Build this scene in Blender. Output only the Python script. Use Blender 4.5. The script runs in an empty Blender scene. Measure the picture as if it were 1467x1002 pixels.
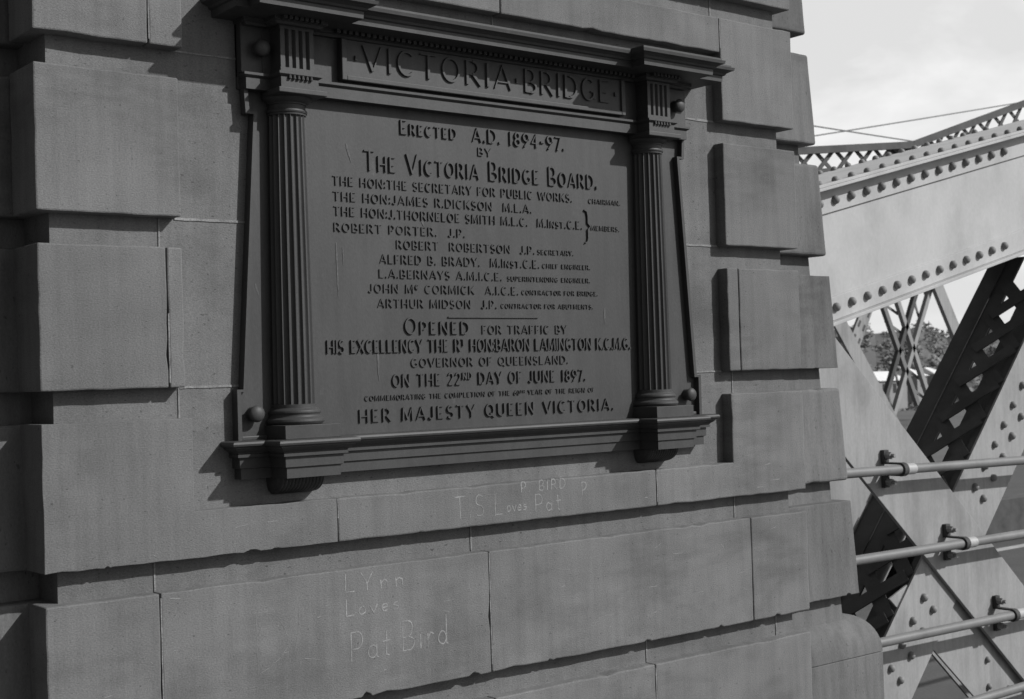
import bpy, bmesh, math, random
from mathutils import Vector, Matrix
random.seed(7)
R = math.radians
SC = bpy.context.scene
COL = SC.collection

# ------------------------------------------------------------------ camera
CAM = Vector((-1.15026, -3.18047, 1.6))
YAW, PITCH, ROLL = 0.673719, 0.01955, -0.029775
fw = Vector((math.sin(YAW)*math.cos(PITCH), math.cos(YAW)*math.cos(PITCH), math.sin(PITCH)))
rt = Vector((math.cos(YAW), -math.sin(YAW), 0.0))
up = rt.cross(fw)
c_, s_ = math.cos(ROLL), math.sin(ROLL)
rt, up = rt*c_ + up*s_, up*c_ - rt*s_
cd = bpy.data.cameras.new('camera')
cam = bpy.data.objects.new('camera', cd); COL.objects.link(cam)
m = Matrix((rt, up, -fw)).transposed().to_4x4(); m.translation = CAM
cam.matrix_world = m
cd.sensor_width = 36.0; cd.lens = 36.0*1997.5/1467.0
cd.clip_start = 0.05; cd.clip_end = 6000
cd.dof.use_dof = True; cd.dof.focus_distance = 3.95; cd.dof.aperture_fstop = 9.0
SC.camera = cam

# ------------------------------------------------------------------ sky, sun, exposure
TOSUN = Vector((0.80, -1.0, 0.88)).normalized()
w = bpy.data.worlds.new('World'); SC.world = w; w.use_nodes = True
nt = w.node_tree; N = nt.nodes; L = nt.links
bgn = N['Background']; bgn.inputs['Strength'].default_value = 0.078
sky = N.new('ShaderNodeTexSky'); sky.sky_type = 'NISHITA'; sky.sun_disc = False
sky.sun_elevation = math.asin(TOSUN.z); sky.sun_rotation = math.atan2(TOSUN.x, TOSUN.y)
sky.dust_density = 2.0
bw = N.new('ShaderNodeRGBToBW'); L.new(sky.outputs['Color'], bw.inputs['Color'])
tc = N.new('ShaderNodeTexCoord')
mp = N.new('ShaderNodeMapping'); mp.inputs['Scale'].default_value = (1.0, 1.0, 2.6)
L.new(tc.outputs['Generated'], mp.inputs['Vector'])
nz = N.new('ShaderNodeTexNoise'); nz.inputs['Scale'].default_value = 5.5
nz.inputs['Detail'].default_value = 7; nz.inputs['Roughness'].default_value = 0.55
nz.inputs['Distortion'].default_value = 0.3
L.new(mp.outputs['Vector'], nz.inputs['Vector'])
rmp = N.new('ShaderNodeMapRange'); rmp.inputs['From Min'].default_value = 0.42; rmp.inputs['From Max'].default_value = 0.68
rmp.inputs['To Min'].default_value = 9.6; rmp.inputs['To Max'].default_value = 12.4
L.new(nz.outputs['Fac'], rmp.inputs['Value'])
# the bright cloud bank lies over the river (towards +X +Y); elsewhere the plain sky
vd = N.new('ShaderNodeVectorMath'); vd.operation = 'DOT_PRODUCT'; vd.inputs[1].default_value = (0.80, 0.60, 0.0)
L.new(tc.outputs['Generated'], vd.inputs[0])
bank = N.new('ShaderNodeMapRange'); bank.inputs['From Min'].default_value = 0.2; bank.inputs['From Max'].default_value = 0.75
L.new(vd.outputs['Value'], bank.inputs['Value'])
mx = N.new('ShaderNodeMix'); mx.data_type = 'FLOAT'
L.new(bank.outputs['Result'], mx.inputs[0]); L.new(bw.outputs['Val'], mx.inputs[2]); L.new(rmp.outputs['Result'], mx.inputs[3])
L.new(mx.outputs[0], bgn.inputs['Color'])

ld = bpy.data.lights.new('sun', 'SUN'); ld.energy = 3.9; ld.angle = R(0.9); ld.color = (1, 1, 1)
lo = bpy.data.objects.new('sun', ld); COL.objects.link(lo)
lo.rotation_euler = TOSUN.to_track_quat('Z', 'Y').to_euler(); lo.location = TOSUN*30

SC.view_settings.view_transform = 'Standard'; SC.view_settings.look = 'None'
SC.view_settings.exposure = 0.0; SC.view_settings.gamma = 1.0; SC.view_settings.use_curve_mapping = False

# ------------------------------------------------------------------ materials (all neutral grey: a black-and-white photograph)
def mat(name, base, var=0.15, scale=6.0, grain=0.12, gscale=160.0, bump=0.15, bdist=0.002, rough=0.85, spec=0.3, rnd=0.0,
        stain=0.0, stain_scale=1.6, pale=0.0, pale_scale=30.0, stretch=(1, 1, 1), metal=0.0, streak=0.0, pits=0.0, smear=0.0):
    mt = bpy.data.materials.new(name); mt.use_nodes = True
    t = mt.node_tree; n = t.nodes; l = t.links
    b = n['Principled BSDF']
    b.inputs['Roughness'].default_value = rough; b.inputs['Specular IOR Level'].default_value = spec
    b.inputs['Metallic'].default_value = metal
    tcn = n.new('ShaderNodeTexCoord'); mpn = n.new('ShaderNodeMapping'); mpn.inputs['Scale'].default_value = stretch
    l.new(tcn.outputs['Object'], mpn.inputs['Vector'])
    def noise(s, d=5, r=0.55, src=mpn):
        q = n.new('ShaderNodeTexNoise'); q.inputs['Scale'].default_value = s; q.inputs['Detail'].default_value = d
        q.inputs['Roughness'].default_value = r; l.new(src.outputs[0], q.inputs['Vector']); return q.outputs['Fac']
    def mr(v, a, b_, c, d):
        q = n.new('ShaderNodeMapRange'); l.new(v, q.inputs['Value'])
        q.inputs['From Min'].default_value = a; q.inputs['From Max'].default_value = b_
        q.inputs['To Min'].default_value = c; q.inputs['To Max'].default_value = d; return q.outputs['Result']
    def mul(a, b_):
        q = n.new('ShaderNodeMath'); q.operation = 'MULTIPLY'; l.new(a, q.inputs[0])
        if isinstance(b_, float): q.inputs[1].default_value = b_
        else: l.new(b_, q.inputs[1])
        return q.outputs[0]
    v = mr(noise(scale), 0.3, 0.7, 1-var, 1+var)
    g = noise(gscale, 3, 0.7)
    v = mul(v, mr(g, 0.3, 0.7, 1-grain, 1+grain))
    if stain:
        v = mul(v, mr(noise(stain_scale, 6, 0.6), 0.52, 0.66, 1.0, 1-stain))
    if pale:
        v = mul(v, mr(noise(pale_scale, 6, 0.65), 0.69, 0.76, 1.0, 1+pale))
    if streak:                                   # rain streaks running down the face
        ms = n.new('ShaderNodeMapping'); ms.inputs['Scale'].default_value = (9, 9, 0.8); l.new(tcn.outputs['Object'], ms.inputs['Vector'])
        v = mul(v, mr(noise(3.0, 5, 0.6, ms), 0.42, 0.66, 1.0, 1-streak))
    if smear:                                    # rubbed diagonal smudges in patches
        ms = n.new('ShaderNodeMapping'); ms.inputs['Rotation'].default_value = (0, 0.9, 0); ms.inputs['Scale'].default_value = (2.2, 2.2, 9); l.new(tcn.outputs['Object'], ms.inputs['Vector'])
        v = mul(v, mr(mul(mr(noise(2.6, 6, 0.6, ms), 0.4, 0.7, 0, 1), mr(noise(2.3, 3, 0.5), 0.5, 0.62, 0, 1)), 0.0, 0.6, 1.0, 1-smear))
    if pits:
        v = mul(v, mr(noise(75.0, 2, 0.5), 0.27, 0.33, 1-pits, 1.0))
    if rnd:
        oi = n.new('ShaderNodeObjectInfo'); v = mul(v, mr(oi.outputs['Random'], 0, 1, 1-rnd, 1+rnd))
    v = mul(v, float(base))
    cc = n.new('ShaderNodeCombineColor')
    for k in range(3): l.new(v, cc.inputs[k])
    l.new(cc.outputs[0], b.inputs['Base Color'])
    if bump:
        bp = n.new('ShaderNodeBump'); bp.inputs['Strength'].default_value = bump; bp.inputs['Distance'].default_value = bdist
        l.new(g, bp.inputs['Height']); l.new(bp.outputs['Normal'], b.inputs['Normal'])
    return mt

M = {}
M['stone'] = mat('sandstone', 0.158, var=0.15, scale=2.6, grain=0.22, gscale=190, bump=0.5, bdist=0.003, rnd=0.09, stain=0.24, stain_scale=1.9, pale=0.30, pale_scale=24, stretch=(1, 1, 1.6), streak=0.14, pits=0.45, smear=0.16)
M['weathered'] = mat('weathered_sandstone', 0.138, var=0.14, scale=4, grain=0.15, gscale=170, bump=0.4, bdist=0.003, rnd=0.10, stain=0.24, stain_scale=2.2, stretch=(1.5, 1.5, 0.7), streak=0.2, pits=0.4, smear=0.2)
M['mortar'] = mat('lime_mortar', 0.21, var=0.35, scale=25, grain=0.25, gscale=200, bump=0.6, bdist=0.003)
M['grout'] = mat('dark_joint', 0.05, var=0.4, scale=18, grain=0.2)
M['chalk'] = mat('scratched_stone', 0.235, var=0.35, scale=40, grain=0.3, gscale=260, bump=0.2)
M['scuff'] = mat('scuffed_stone', 0.19, var=0.3, scale=40, grain=0.3, gscale=260, bump=0.2)
M['iron'] = mat('painted_cast_iron', 0.052, var=0.14, scale=6, grain=0.10, gscale=170, bump=0.25, bdist=0.0015, rough=0.55, spec=0.35, pale=0.45, pale_scale=18, stretch=(1, 1, 0.55), streak=0.16)
M['letter'] = mat('raised_iron_lettering', 0.050, var=0.2, scale=30, grain=0.15, rough=0.55, spec=0.35, bump=0.2, bdist=0.001)
M['drip'] = mat('pale_drip_mark', 0.10, var=0.3, scale=60, grain=0.2, rough=0.8, bump=0.0)
M['paint'] = mat('pale_steel_paint', 0.41, var=0.08, scale=4.5, grain=0.05, gscale=90, bump=0.15, bdist=0.0015, rough=0.6, spec=0.3, stain=0.14, stain_scale=3.0, stretch=(1, 1, 0.6), pale=0.15, pale_scale=5)
M['darker_paint'] = mat('darker_steel_paint', 0.30, var=0.10, scale=4.0, grain=0.07, gscale=90, bump=0.15, bdist=0.0015, rough=0.65, spec=0.3, stain=0.22, stain_scale=3.5, stretch=(1, 1, 0.6), streak=0.16, pale=0.15, pale_scale=6)  # darker base tone than the chord paint, with stains and streaks
M['rivet'] = mat('shaded_rivet_paint', 0.19, var=0.2, scale=30, grain=0.1, rough=0.6, bump=0.0)  # darker than the plates: shade of the rivets' left sides painted in
M['pipe'] = mat('grey_pipe_paint', 0.165, var=0.10, scale=9, grain=0.06, rough=0.5, spec=0.4, bump=0.08, bdist=0.001, stain=0.15, stain_scale=7)
M['band'] = mat('bright_coupling_band', 0.36, var=0.1, scale=20, grain=0.08, rough=0.4, spec=0.5)
M['clamp'] = mat('rusty_dark_clamp', 0.05, var=0.3, scale=30, grain=0.2, rough=0.7)
M['bolt'] = mat('worn_bolt', 0.22, var=0.3, scale=30, grain=0.2, rough=0.5, spec=0.5)
M['shade_paint'] = mat('shaded_steel_paint', 0.07, var=0.2, scale=6, grain=0.1, rough=0.7, stain=0.3, stain_scale=4)  # shade on the rising diagonal's side put into the colour; far truss shares it
M['asphalt'] = mat('asphalt', 0.075, var=0.12, scale=3, grain=0.25, gscale=60, bump=0.4, bdist=0.004)
M['concrete'] = mat('concrete_kerb', 0.085, var=0.12, scale=3, grain=0.15, gscale=60, bump=0.3)
M['earth'] = mat('earth', 0.10, var=0.2, scale=0.05, grain=0.2, gscale=2, bump=0.2)
M['leaf'] = mat('foliage', 0.19, var=0.45, scale=0.15, grain=0.3, gscale=1.2, bump=0.0)
M['white'] = mat('white_house_paint', 0.7, var=0.05, scale=0.3, grain=0.03, gscale=4, bump=0.0)
M['wall2'] = mat('house_wall', 0.25, var=0.1, scale=0.3, grain=0.05, gscale=4, bump=0.0)
M['glass'] = mat('dark_window', 0.03, var=0.1, grain=0.05, rough=0.2, spec=0.5, bump=0.0)
M['line'] = mat('white_road_paint', 0.4, var=0.15, scale=4, grain=0.1)
M['wire'] = mat('wire', 0.16, var=0.1, grain=0.05, bump=0.0)

# ------------------------------------------------------------------ mesh helpers
class MB:
    def __init__(s): s.v = []; s.f = []
    def add(s, v, f):
        o = len(s.v); s.v += [tuple(p) for p in v]; s.f += [tuple(i+o for i in q) for q in f]
    def box(s, x0, x1, y0, y1, z0, z1):
        v = [(x0,y0,z0),(x1,y0,z0),(x1,y1,z0),(x0,y1,z0),(x0,y0,z1),(x1,y0,z1),(x1,y1,z1),(x0,y1,z1)]
        s.add(v, [(0,3,2,1),(4,5,6,7),(0,1,5,4),(1,2,6,5),(2,3,7,6),(3,0,4,7)])
    def prism(s, pts, y0, y1, lean=None):
        # pts: counter-clockwise outline in (x, z) seen from -Y
        n = len(pts); ln = lean or (lambda z: 0.0)
        v = [(x, y0+ln(z), z) for x, z in pts] + [(x, y1+ln(z), z) for x, z in pts]
        f = [tuple(range(n)), tuple(range(2*n-1, n-1, -1))]
        for i in range(n):
            j = (i+1) % n; f.append((i, i+n, j+n, j))
        s.add(v, f)
    def bar(s, p, q, wid, y0, y1, taper=1.0):
        # flat bar between (x,z) points p and q
        p = Vector(p); q = Vector(q); d = (q-p).normalized(); nrm = Vector((-d.y, d.x))*wid/2
        s.prism([tuple(p-nrm), tuple(q-nrm*taper), tuple(q+nrm*taper), tuple(p+nrm)], y0, y1)
    def rod(s, p, q, r, n=16, cap=True, r2=None):
        p = Vector(p); q = Vector(q); d = (q-p).normalized()
        a = d.orthogonal().normalized(); b = d.cross(a); r2 = r if r2 is None else r2
        v = []
        for c, rr in ((p, r), (q, r2)):
            for k in range(n):
                t = 2*math.pi*k/n; v.append(c + (a*math.cos(t)+b*math.sin(t))*rr)
        f = [(k, (k+1) % n, n+(k+1) % n, n+k) for k in range(n)]
        if cap: f += [tuple(range(n-1, -1, -1)), tuple(range(n, 2*n))]
        s.add(v, f)
    def lathe(s, prof, cx, cy, n=48, mod=None):
        v = []; f = []
        for r, z in prof:
            for k in range(n):
                t = 2*math.pi*k/n; rr = r*(mod(t, z) if mod else 1.0)
                v.append((cx+rr*math.cos(t), cy+rr*math.sin(t), z))
        m_ = len(prof)
        for i in range(m_-1):
            for k in range(n):
                a = i*n+k; b = i*n+(k+1) % n; f.append((a, b, b+n, a+n))
        f.append(tuple(range(n-1, -1, -1))); f.append(tuple(range((m_-1)*n, m_*n)))
        s.add(v, f)
    def dome(s, c, axis, r, h, n=14, m_=6, stem=0.0, stem_r=None):
        c = Vector(c); ax = Vector(axis).normalized(); a = ax.orthogonal().normalized(); b = ax.cross(a)
        v = []; f = []
        rings = []
        if stem: rings += [(stem_r or r*0.9, 0.0), (stem_r or r*0.9, stem)]
        for i in range(m_):
            t = math.pi/2*i/m_; rings.append((r*math.cos(t), stem+h*math.sin(t)))
        for rr, hh in rings:
            for k in range(n):
                t = 2*math.pi*k/n; v.append(c+ax*hh+(a*math.cos(t)+b*math.sin(t))*rr)
        for i in range(len(rings)-1):
            for k in range(n): f.append((i*n+k, i*n+(k+1) % n, (i+1)*n+(k+1) % n, (i+1)*n+k))
        v.append(c+ax*(stem+h)); e = len(v)-1; o = (len(rings)-1)*n
        for k in range(n): f.append((o+k, o+(k+1) % n, e))
        s.add(v, f)
    def sweep(s, prof, path):
        # prof: (outward offset, z) closed section; path: plan polyline going left to right, outward = right-hand side
        n = len(path); P = [Vector(p) for p in path]; nor = []
        for i in range(n):
            ds = []
            if i > 0: ds.append((P[i]-P[i-1]).normalized())
            if i < n-1: ds.append((P[i+1]-P[i]).normalized())
            ns = [Vector((d.y, -d.x)) for d in ds]
            if len(ns) == 2:
                mv = ns[0]+ns[1]; mv = mv/(1+ns[0].dot(ns[1]))
            else: mv = ns[0]
            nor.append(mv)
        k = len(prof); v = []; f = []
        for i in range(n):
            for o, z in prof: q = P[i]+nor[i]*o; v.append((q.x, q.y, z))
        for i in range(n-1):
            for j in range(k):
                a = i*k+j; b = i*k+(j+1) % k; f.append((a, b, b+k, a+k))
        f.append(tuple(range(k-1, -1, -1))); f.append(tuple((n-1)*k+j for j in range(k)))
        s.add(v, f)
    def build(s, name, material, parent=None, bevel=0.0, smooth=False, seg=2):
        me = bpy.data.meshes.new(name); me.from_pydata([tuple(p) for p in s.v], [], s.f)
        bm = bmesh.new(); bm.from_mesh(me)
        bmesh.ops.recalc_face_normals(bm, faces=bm.faces); bm.to_mesh(me); bm.free()
        me.materials.append(material)
        o = bpy.data.objects.new(name, me); COL.objects.link(o)
        if parent is not None: o.parent = parent; o.matrix_parent_inverse = Matrix.Translation(-wloc(parent))
        if smooth:
            for p in me.polygons: p.use_smooth = True
            try: me.set_sharp_from_angle(angle=R(38))
            except Exception: pass
        if bevel:
            b = o.modifiers.new('bevel', 'BEVEL'); b.width = bevel; b.segments = seg; b.limit_method = 'ANGLE'; b.angle_limit = R(40)
        return o

def wloc(o):
    # parts keep world coordinates, so a part's own frame is the world's; only roots are moved off the origin
    return Vector(o.location) if o.parent is None else Vector((0, 0, 0))
def tag(o, label=None, cat=None, group=None, kind=None):
    if label: o['label'] = label
    if cat: o['category'] = cat
    if group: o['group'] = group
    if kind: o['kind'] = kind
    return o
def thing(name, loc, label, cat, group=None):
    o = bpy.data.objects.new(name, None); o.empty_display_size = 0.1; COL.objects.link(o); o.location = loc
    return tag(o, label, cat, group)
def structure(o): o['kind'] = 'structure'; return o
def copy_part(src, parent, name=None):
    c = src.copy(); COL.objects.link(c); c.parent = parent; c.matrix_parent_inverse = Matrix.Translation(-wloc(parent)); return c

def rough_outline(pts, step=0.04, amp=0.0007, chips=()):
    # subdivide an outline and let it wander slightly; chips = (x, z, half width, depth) bites taken out of the lower edge
    out = []
    n = len(pts)
    for i in range(n):
        a = Vector(pts[i]); b = Vector(pts[(i+1) % n]); ln = (b-a).length; d = (b-a)/ln; nr = Vector((-d.y, d.x))
        ts = [0.0] + [k*step/ln for k in range(1, int(ln/step))]
        marks = [(t, None) for t in ts]
        if d.x > 0.9:                                 # lower edge, left to right
            for cx, cz, hw, dp in chips:
                hw = hw*0.7; dp = dp*0.65
                if abs(cz-a.y) < 0.01 and a.x+0.03 < cx < b.x-0.03:
                    t0 = (cx-a.x)/ln; marks = [q for q in marks if abs(q[0]-t0)*ln > hw*1.15]
                    marks += [(t0-hw/ln, 0.0), (t0-hw*0.55/ln, dp*0.6), (t0-hw*0.2/ln, dp), (t0+hw*0.25/ln, dp*0.75), (t0+hw*0.6/ln, dp*0.45), (t0+hw/ln, 0.0)]
        marks.sort(key=lambda q: q[0])
        for t, dp in marks:
            p = a+(b-a)*t
            if t > 0: p = p+nr*((dp if dp is not None else (random.uniform(0.0015, 0.005) if amp > 0.001 and 0 < t < 1 and random.random() < 0.05 else 0.0))+random.uniform(-amp, amp))
            out.append((p.x, p.y))
    return out

# ------------------------------------------------------------------ ground, deck, road (hardly seen, below the trusses)
g = MB(); g.box(-3000, 3000, -3000, 3000, -9.2, -9.0); structure(g.build('ground', M['earth']))
g = MB(); g.box(-40, 3.3, -30, 0.6, -0.5, 0.0); structure(g.build('footpath', M['asphalt']))
g = MB(); g.box(3.3, 90, -30, 3.4, -0.55, -0.28); structure(g.build('pavement', M['concrete']))
g = MB(); g.box(3.25, 90, 3.4, 14, -0.75, -0.42); structure(g.build('road', M['asphalt']))
g = MB(); g.box(3.25, 90, 3.25, 3.4, -0.56, -0.26); structure(g.build('kerb', M['concrete'], bevel=0.015))
g = MB(); g.box(5, 90, 5.3, 5.42, -0.42, -0.416); g.box(5, 90, 7.6, 7.72, -0.42, -0.416); structure(g.build('road_markings', M['line']))

# ------------------------------------------------------------------ the pier that carries the plaque
PW = 2.683; CH = 0.076; ZB = [0.338+0.42*k for k in range(0, 9)]          # course bottoms
PL, PR = 0.375, 2.317                                                     # panel recess
ZL, ZT = 1.292, 2.665
pier = thing('stone_pier', (1.34, 0.0, 0.0), 'grey rusticated sandstone pier with scratched graffiti carrying the framed iron plaque', 'stone pier')
b = MB(); b.box(0.045, PW-0.045, 0.043, 0.8, -0.1, 4.3); b.build('pier_core', M['stone'], pier)
chips = [(0.53, 1.178, 0.035, 0.008), (0.60, 1.178, 0.02, 0.005), (1.22, 0.758, 0.03, 0.016), (1.275, 0.758, 0.022, 0.012), (0.86, 0.758, 0.022, 0.02), (1.90, 0.758, 0.02, 0.010),
         (2.235, 0.758, 0.016, 0.009), (2.515, 0.758, 0.022, 0.012), (1.5, 0.758, 0.014, 0.006), (1.05, 1.178, 0.012, 0.004), (0.15, 1.178, 0.012, 0.004)]
def block(pts, end=False, y0=0.0, chipl=chips, par=None, material=None, lean=None, bevel=0.0042, amp=0.0012):
    q = MB(); q.prism(rough_outline(pts, amp=amp, chips=chipl), y0, y0+(0.16 if end else 0.07), lean)
    return q.build('rusticated_block', material or M['stone'], par if par is not None else pier, bevel=bevel)
def rect(x0, x1, z0, z1): return [(x0, z0), (x1, z0), (x1, z1), (x0, z1)]
J = 0.0018
def T(k): return ZB[k]+0.42-CH
# lowest courses
for k in (0,):
    xs = [0, 0.62, 1.29, 1.929, PW]
    for i in range(4): block(rect(xs[i]+(J if i else 0), xs[i+1]-(J if i < 3 else 0), ZB[k], T(k)), end=i in (0, 3))
xs = [0, 0.280, 1.281, 2.394, PW]
for i in range(4): block(rect(xs[i]+(J if i else 0), xs[i+1]-(J if i < 3 else 0), ZB[1], T(1)), end=i in (0, 3))
# course under the plaque, stepping up at both ends
block([(0, 1.178), (0.783-J, 1.178), (0.783-J, ZL), (PL, ZL), (PL, T(2)), (0, T(2))], end=True)
block(rect(0.783+J, 1.959-J, 1.178, ZL))
block([(1.959+J, 1.178), (PW, 1.178), (PW, T(2)), (PR, T(2)), (PR, ZL), (1.959+J, ZL)], end=True)
block(rect(0, 0.318-J, ZB[3], T(3)), end=True); block(rect(0.318+J, 0.36, ZB[3], T(3)))
block(rect(PR, 2.372-J, ZB[3], T(3))); block(rect(2.372+J, PW, ZB[3], T(3)), end=True)
block(rect(0, 0.36, ZB[4], T(4)), end=True); block(rect(PR, PW, ZB[4], T(4)), end=True)
block(rect(0, 0.285-J, ZB[5], T(5)), end=True)
block([(0.285+J, ZB[5]), (PL, ZB[5]), (PL, ZT), (1.383-J, ZT), (1.383-J, T(5)), (0.285+J, T(5))])
block(rect(1.383+J, 2.318-J, ZT, T(5))); block(rect(2.318+J, PW, ZB[5], T(5)), end=True)
for k in (6, 7, 8):
    xs = [0, 0.5, 1.4 if k % 2 else 1.7, 2.3, PW]
    for i in range(4): block(rect(xs[i]+(J if i else 0), xs[i+1]-(J if i < 3 else 0), ZB[k], T(k)), end=i in (0, 3))
# pointing: pale lime in some joints, dark open in others
def joint(pts, y0, y1, step=0.03, amp=0.0009):
    q = MB(); q.prism(rough_outline(pts, step=step, amp=amp), y0, y1); return q.build('mortar_joint', M['mortar'], pier)
def hj(x0, x1, z, h=0.006): joint(rect(x0, x1, z-h/2, z+h/2), 0.0405, 0.05)
def vj(x, z0, z1, h=0.0045): joint(rect(x-h/2, x+h/2, z0, z1), 0.0405, 0.05, amp=0.0008)
hj(0.36, 0.56, 2.018); hj(2.13, PR, 2.018); hj(0.36, 0.53, 1.598); hj(2.15, PR, 1.598); hj(0.36, 0.55, 2.438, 0.004); hj(2.11, PR, 2.438)
for x, k in ((0.285, 2), (1.25, 2), (2.36, 2), (1.931, 1), (0.63, 1), (2.37, 3), (2.55, 1), (0.36, 3), (0.318, 4), (2.318, 6)): vj(x, ZB[k]-CH, ZB[k]-0.001)
vj(1.383, 2.60, ZT)
for x, z0, z1 in ((0.2815, 0.77, 1.09), (1.2825, 0.78, 1.098), (1.9605, 1.19, 1.289), (0.3195, 1.61, 1.78), (0.2865, 2.45, 2.77), (2.3195, 2.68, 2.78), (1.930, 0.36, 0.67), (0.7845, 1.24, 1.291)):
    joint(rect(x-0.0016, x+0.0012, z0, z1), -0.0006, 0.02, step=0.025, amp=0.0006)

# ------------------------------------------------------------------ the tower's main wall, battered, set back on both sides of the pier
tower = thing('tower_wall', (2.9, 0.3, 0.0), 'weathered sandstone tower wall set back behind the pier, rounded bullnose at its foot', 'stone wall')
lean = lambda z: 0.055+0.052*z
XE = lambda z: 3.105-0.03*z
b = MB()
b.prism([(2.2, -0.1), (XE(-0.1)-0.05, -0.1), (XE(9)-0.05, 9), (2.2, 9)], 0.05, 2.6, lean)
b.prism([(-3.0, -0.1), (0.3, -0.1), (0.3, 9), (-3.0, 9)], 0.05, 2.6, lean)
b.box(0.3, 2.2, 0.85, 3.2, -0.1, 9)
b.box(0.05, 2.6, 0.25, 0.86, 4.3, 9)
b.box(-2.2, -0.25, -0.30, 0.3, -0.1, 9)  # added wing wall out of view, blocks light from the left corner
b.build('wall_core_with_blocker', M['weathered'], tower)
rchips = [(3.02, 0.758, 0.02, 0.012), (3.055, 0.758, 0.012, 0.008), (2.86, 0.758, 0.01, 0.004), (2.93, 1.598, 0.01, 0.003)]
for k in range(1, 9):
    z0, z1 = ZB[k], T(k)
    q = MB(); q.prism(rough_outline([(2.55, z0), (XE(z0), z0), (XE(z1), z1), (2.55, z1)], amp=0.0012, chips=rchips), 0.0, 0.5, lean)
    q.build('rusticated_block', M['weathered'], tower, bevel=0.011, seg=3)
    q = MB(); q.prism(rough_outline([(-0.248, z0), (0.1, z0), (0.1, z1), (-0.248, z1)], amp=0.0012), 0.0, 0.07, lean)
    q.build('rusticated_block', M['weathered'], tower, bevel=0.008)
# bullnose plinth
prof = [(-0.4, 0.672)] + [(0.104*math.sin(R(a)), 0.532+0.14*math.cos(R(a))) for a in range(0, 91, 9)] + [(-0.4, 0.532)]
q = MB(); q.sweep(prof, [(2.6, 0.182), (3.083, 0.182), (3.083, 1.2)]); q.build('bullnose', M['weathered'], tower, smooth=True)
q = MB(); q.sweep([(-0.4, 0.529), (0.102, 0.529), (0.104, 0.527), (0.104, -0.1), (-0.4, -0.1)], [(2.6, 0.182), (3.083, 0.182), (3.083, 1.2)]); q.build('plinth', M['weathered'], tower)

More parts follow.
